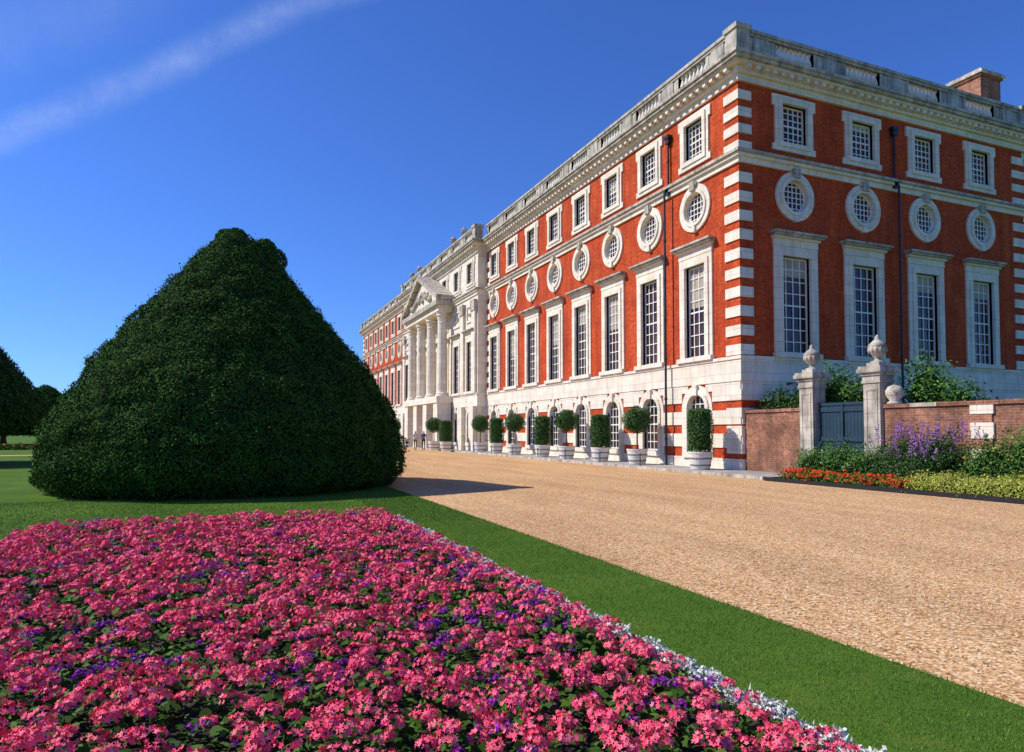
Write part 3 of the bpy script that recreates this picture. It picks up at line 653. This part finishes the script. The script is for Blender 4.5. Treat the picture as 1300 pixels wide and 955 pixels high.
shrub("green_border_shrub",[(-1.0,-4.6,0.5,0.6,0.6,0.65),(-0.9,-5.6,0.6,0.7,0.7,0.75),(-0.9,-6.7,0.5,0.7,0.7,0.7),(-0.5,-7.4,0.6,.6,.6,.85)],M_GRN,0.08,1.3,M_WHT,60,0.04)
shrub("lavender_spire_plant",[(-1.0,-8.1,0.8,0.8,0.8,0.85),(-0.7,-9.0,0.85,0.7,0.7,0.85),(-1.5,-8.7,0.5,0.6,0.7,0.6)],M_DGRN,0.07,1.3,M_LAV,250,0.035,spires=75)
shrub("lime_ground_cover",[(-1.9,-9.4-0.6*i,0.22,0.55,0.6,0.36+.05*math.sin(i*2)) for i in range(9)],M_YEL,0.055,1.8,M_YEL,120,0.04)
shrub("mixed_border_shrub",[(-0.8,-10.4,0.7,0.6,0.7,0.8),(-0.6,-11.3,0.9,0.7,0.8,0.95),(-0.8,-12.6,0.8,0.7,0.9,0.9),(-0.8,-14,0.8,0.7,0.9,0.9)],M_GRN,0.08,1.2,M_YEL,180,0.05)
shrub("wall_shrub",[(1.3,-0.8,2.5,0.8,0.8,1.0),(1.2,-1.9,2.4,0.7,0.8,1.0)],M_DGRN,0.12,0.9)
shrub("wall_shrub",[(1.6,-3.2,2.8,0.8,0.9,1.35),(1.5,-4.3,2.4,0.9,0.9,1.3)],M_GRN,0.12,1.1)
shrub("wall_shrub",[(1.5,-7.0,2.8,0.8,0.8,1.4),(1.5,-8.0,2.3,0.8,0.8,1.1)],M_GRN,0.12,1.0)
sc_=MB(); sc_.lathe(0.3,-6.75,[(0.2,2.57),(0.24,2.62),(0.14,2.7),(0.26,2.85),(0.28,3.0),(0.2,3.15),(0.02,3.22)],M_STONEW,14); sc_.build("stone_finial",smooth=True)
x,y=at(20,62)
shrub("distant_flower_bed",[(x-6+i*1.6,y,0.2,1.0,1.0,0.35) for i in range(9)],M_GRN,0.2,1.2,M_RED,500,0.09)
# ================================================================ PEOPLE
M_SKIN=plain("skin",(0.5,0.3,0.22),0.6)
def human(x,y,heading,shirt,trouser,hair,stride=0.2):
    J=[(0,0,0.95),(0,0,1.15),(0,0,1.38),(0,0,1.50),(0,0.01,1.60),(0,0.01,1.72),
       (0.17,0,1.42),(0.22,-0.06,1.14),(0.21,0.06,0.90),(0.21,0.1,0.82),(-0.17,0,1.42),(-0.22,0.06,1.14),(-0.21,0.14,0.90),(-0.21,0.18,0.82),
       (0.09,0,0.90),(0.10,stride*.6,0.50),(0.10,stride,0.08),(0.10,stride+.16,0.03),(-0.09,0,0.90),(-0.10,-stride*.2,0.50),(-0.10,-stride,0.10),(-0.10,-stride+.15,0.03)]
    E=[(0,1),(1,2),(2,3),(3,4),(4,5),(2,6),(6,7),(7,8),(8,9),(2,10),(10,11),(11,12),(12,13),(0,14),(14,15),(15,16),(16,17),(0,18),(18,19),(19,20),(20,21)]
    Rd=[.15,.13,.15,.055,.095,.07,.06,.045,.033,.03,.06,.045,.033,.03,.09,.06,.045,.035,.09,.06,.045,.035]
    me=bpy.data.meshes.new("body"); me.from_pydata(J,E,[]); ob=bpy.data.objects.new("tmp_body",me); COL.objects.link(ob)
    sk=ob.modifiers.new("s",'SKIN'); sv=me.skin_vertices[0].data
    for i,r in enumerate(Rd): sv[i].radius=(r,r*(.7 if i<3 else 1))
    sv[0].use_root=True
    sb=ob.modifiers.new("u",'SUBSURF'); sb.levels=2; sb.render_levels=2
    dg=bpy.context.evaluated_depsgraph_get(); m2=bpy.data.meshes.new_from_object(ob.evaluated_get(dg)); bpy.data.objects.remove(ob)
    m2.materials.clear()
    for m in (M_SKIN,shirt,trouser,hair): m2.materials.append(m)
    for p in m2.polygons:
        c=p.center
        if c.z>1.66 or (c.z>1.56 and c.y<-0.02): k=3
        elif c.z>1.48: k=0
        elif abs(c.x)>0.16 and c.z<1.2 and c.z>0.75: k=0
        elif c.z>0.96: k=1
        elif c.z<0.07: k=3
        else: k=2
        p.material_index=k
    m2.shade_smooth()
    o=bpy.data.objects.new("person",m2); COL.objects.link(o); o.location=(x,y,0.01); o.rotation_euler=(0,0,heading)
human(-3.2,37.6,2.9,plain("shirt_blue",(0.05,0.1,0.3)),plain("trouser_dark",(0.03,0.03,0.04)),plain("hair",(0.04,0.025,0.015)))
human(-3.9,37.9,3.1,plain("shirt_white",(0.6,0.58,0.55)),plain("trouser_tan",(0.2,0.15,0.1)),M_SILL,0.15)
# ================================================================ LIGHT
sdir=Vector((-0.90,0.43,0)).normalized(); EL=math.radians(43)
sv=Vector((sdir.x*math.cos(EL),sdir.y*math.cos(EL),math.sin(EL)))
ld=bpy.data.lights.new("sun",'SUN'); ld.energy=5.0; ld.angle=math.radians(0.5); ld.color=(1.0,0.95,0.84)
lo=bpy.data.objects.new("sun",ld); COL.objects.link(lo); lo.rotation_euler=sv.to_track_quat('Z','Y').to_euler()
w=bpy.data.worlds.new("World"); scene.world=w; w.use_nodes=True; nt=w.node_tree
bg=nt.nodes["Background"]; sky=N(nt,'ShaderNodeTexSky',sky_type='NISHITA'); sky.sun_disc=False; sky.sun_elevation=EL; sky.sun_rotation=math.atan2(sdir.x,sdir.y)
sky.air_density=1.0; sky.dust_density=0.1; sky.ozone_density=3.0
col=mixc(nt,1,sky.outputs[0],(0.34,0.58,1.12),'MULTIPLY')
gen=N(nt,'ShaderNodeTexCoord').outputs['Generated']
def trail(p1,p2,width,amt,soft,nsc):
    d1,d2=skydir(*p1),skydir(*p2); nrm=d1.cross(d2).normalized(); mid=(d1+d2).normalized()
    dp=N(nt,'ShaderNodeVectorMath',operation='DOT_PRODUCT'); nt.links.new(gen,dp.inputs[0]); dp.inputs[1].default_value=nrm
    nz=noise_tex(nt,nsc,5,gen,0.6)
    ad=N(nt,'ShaderNodeMath',operation='MULTIPLY_ADD'); nt.links.new(nz,ad.inputs[0]); ad.inputs[1].default_value=width*1.6; ad.inputs[2].default_value=-width*0.8
    sm=N(nt,'ShaderNodeMath',operation='ADD'); nt.links.new(dp.outputs['Value'],sm.inputs[0]); nt.links.new(ad.outputs[0],sm.inputs[1])
    ab=N(nt,'ShaderNodeMath',operation='ABSOLUTE'); nt.links.new(sm.outputs[0],ab.inputs[0])
    mr=N(nt,'ShaderNodeMapRange',interpolation_type='SMOOTHSTEP'); nt.links.new(ab.outputs[0],mr.inputs[0]); mr.inputs[1].default_value=0; mr.inputs[2].default_value=width; mr.inputs[3].default_value=amt; mr.inputs[4].default_value=0
    d3=N(nt,'ShaderNodeVectorMath',operation='DOT_PRODUCT'); nt.links.new(gen,d3.inputs[0]); d3.inputs[1].default_value=mid
    m2=N(nt,'ShaderNodeMapRange',interpolation_type='SMOOTHSTEP'); nt.links.new(d3.outputs['Value'],m2.inputs[0]); m2.inputs[1].default_value=math.cos(soft); m2.inputs[2].default_value=math.cos(soft*0.4)
    mm=N(nt,'ShaderNodeMath',operation='MULTIPLY'); nt.links.new(mr.outputs[0],mm.inputs[0]); nt.links.new(m2.outputs[0],mm.inputs[1])
    n3=ramp(nt,noise_tex(nt,nsc*3,6,gen,0.75),[(0.32,(.3,)*3),(0.65,(1,1,1))])
    m3=N(nt,'ShaderNodeMath',operation='MULTIPLY'); nt.links.new(mm.outputs[0],m3.inputs[0]); nt.links.new(n3,m3.inputs[1]); return m3.outputs[0]
t1=trail((0,168),(420,-2),0.028,0.24,0.60,5); t2=trail((-60,95),(150,-20),0.06,0.10,0.35,4)
col=mixc(nt,t1,col,(4.2,5.0,7.0)); col=mixc(nt,t2,col,(4.2,5.0,7.0))
nt.links.new(col,bg.inputs[0]); bg.inputs[1].default_value=0.15
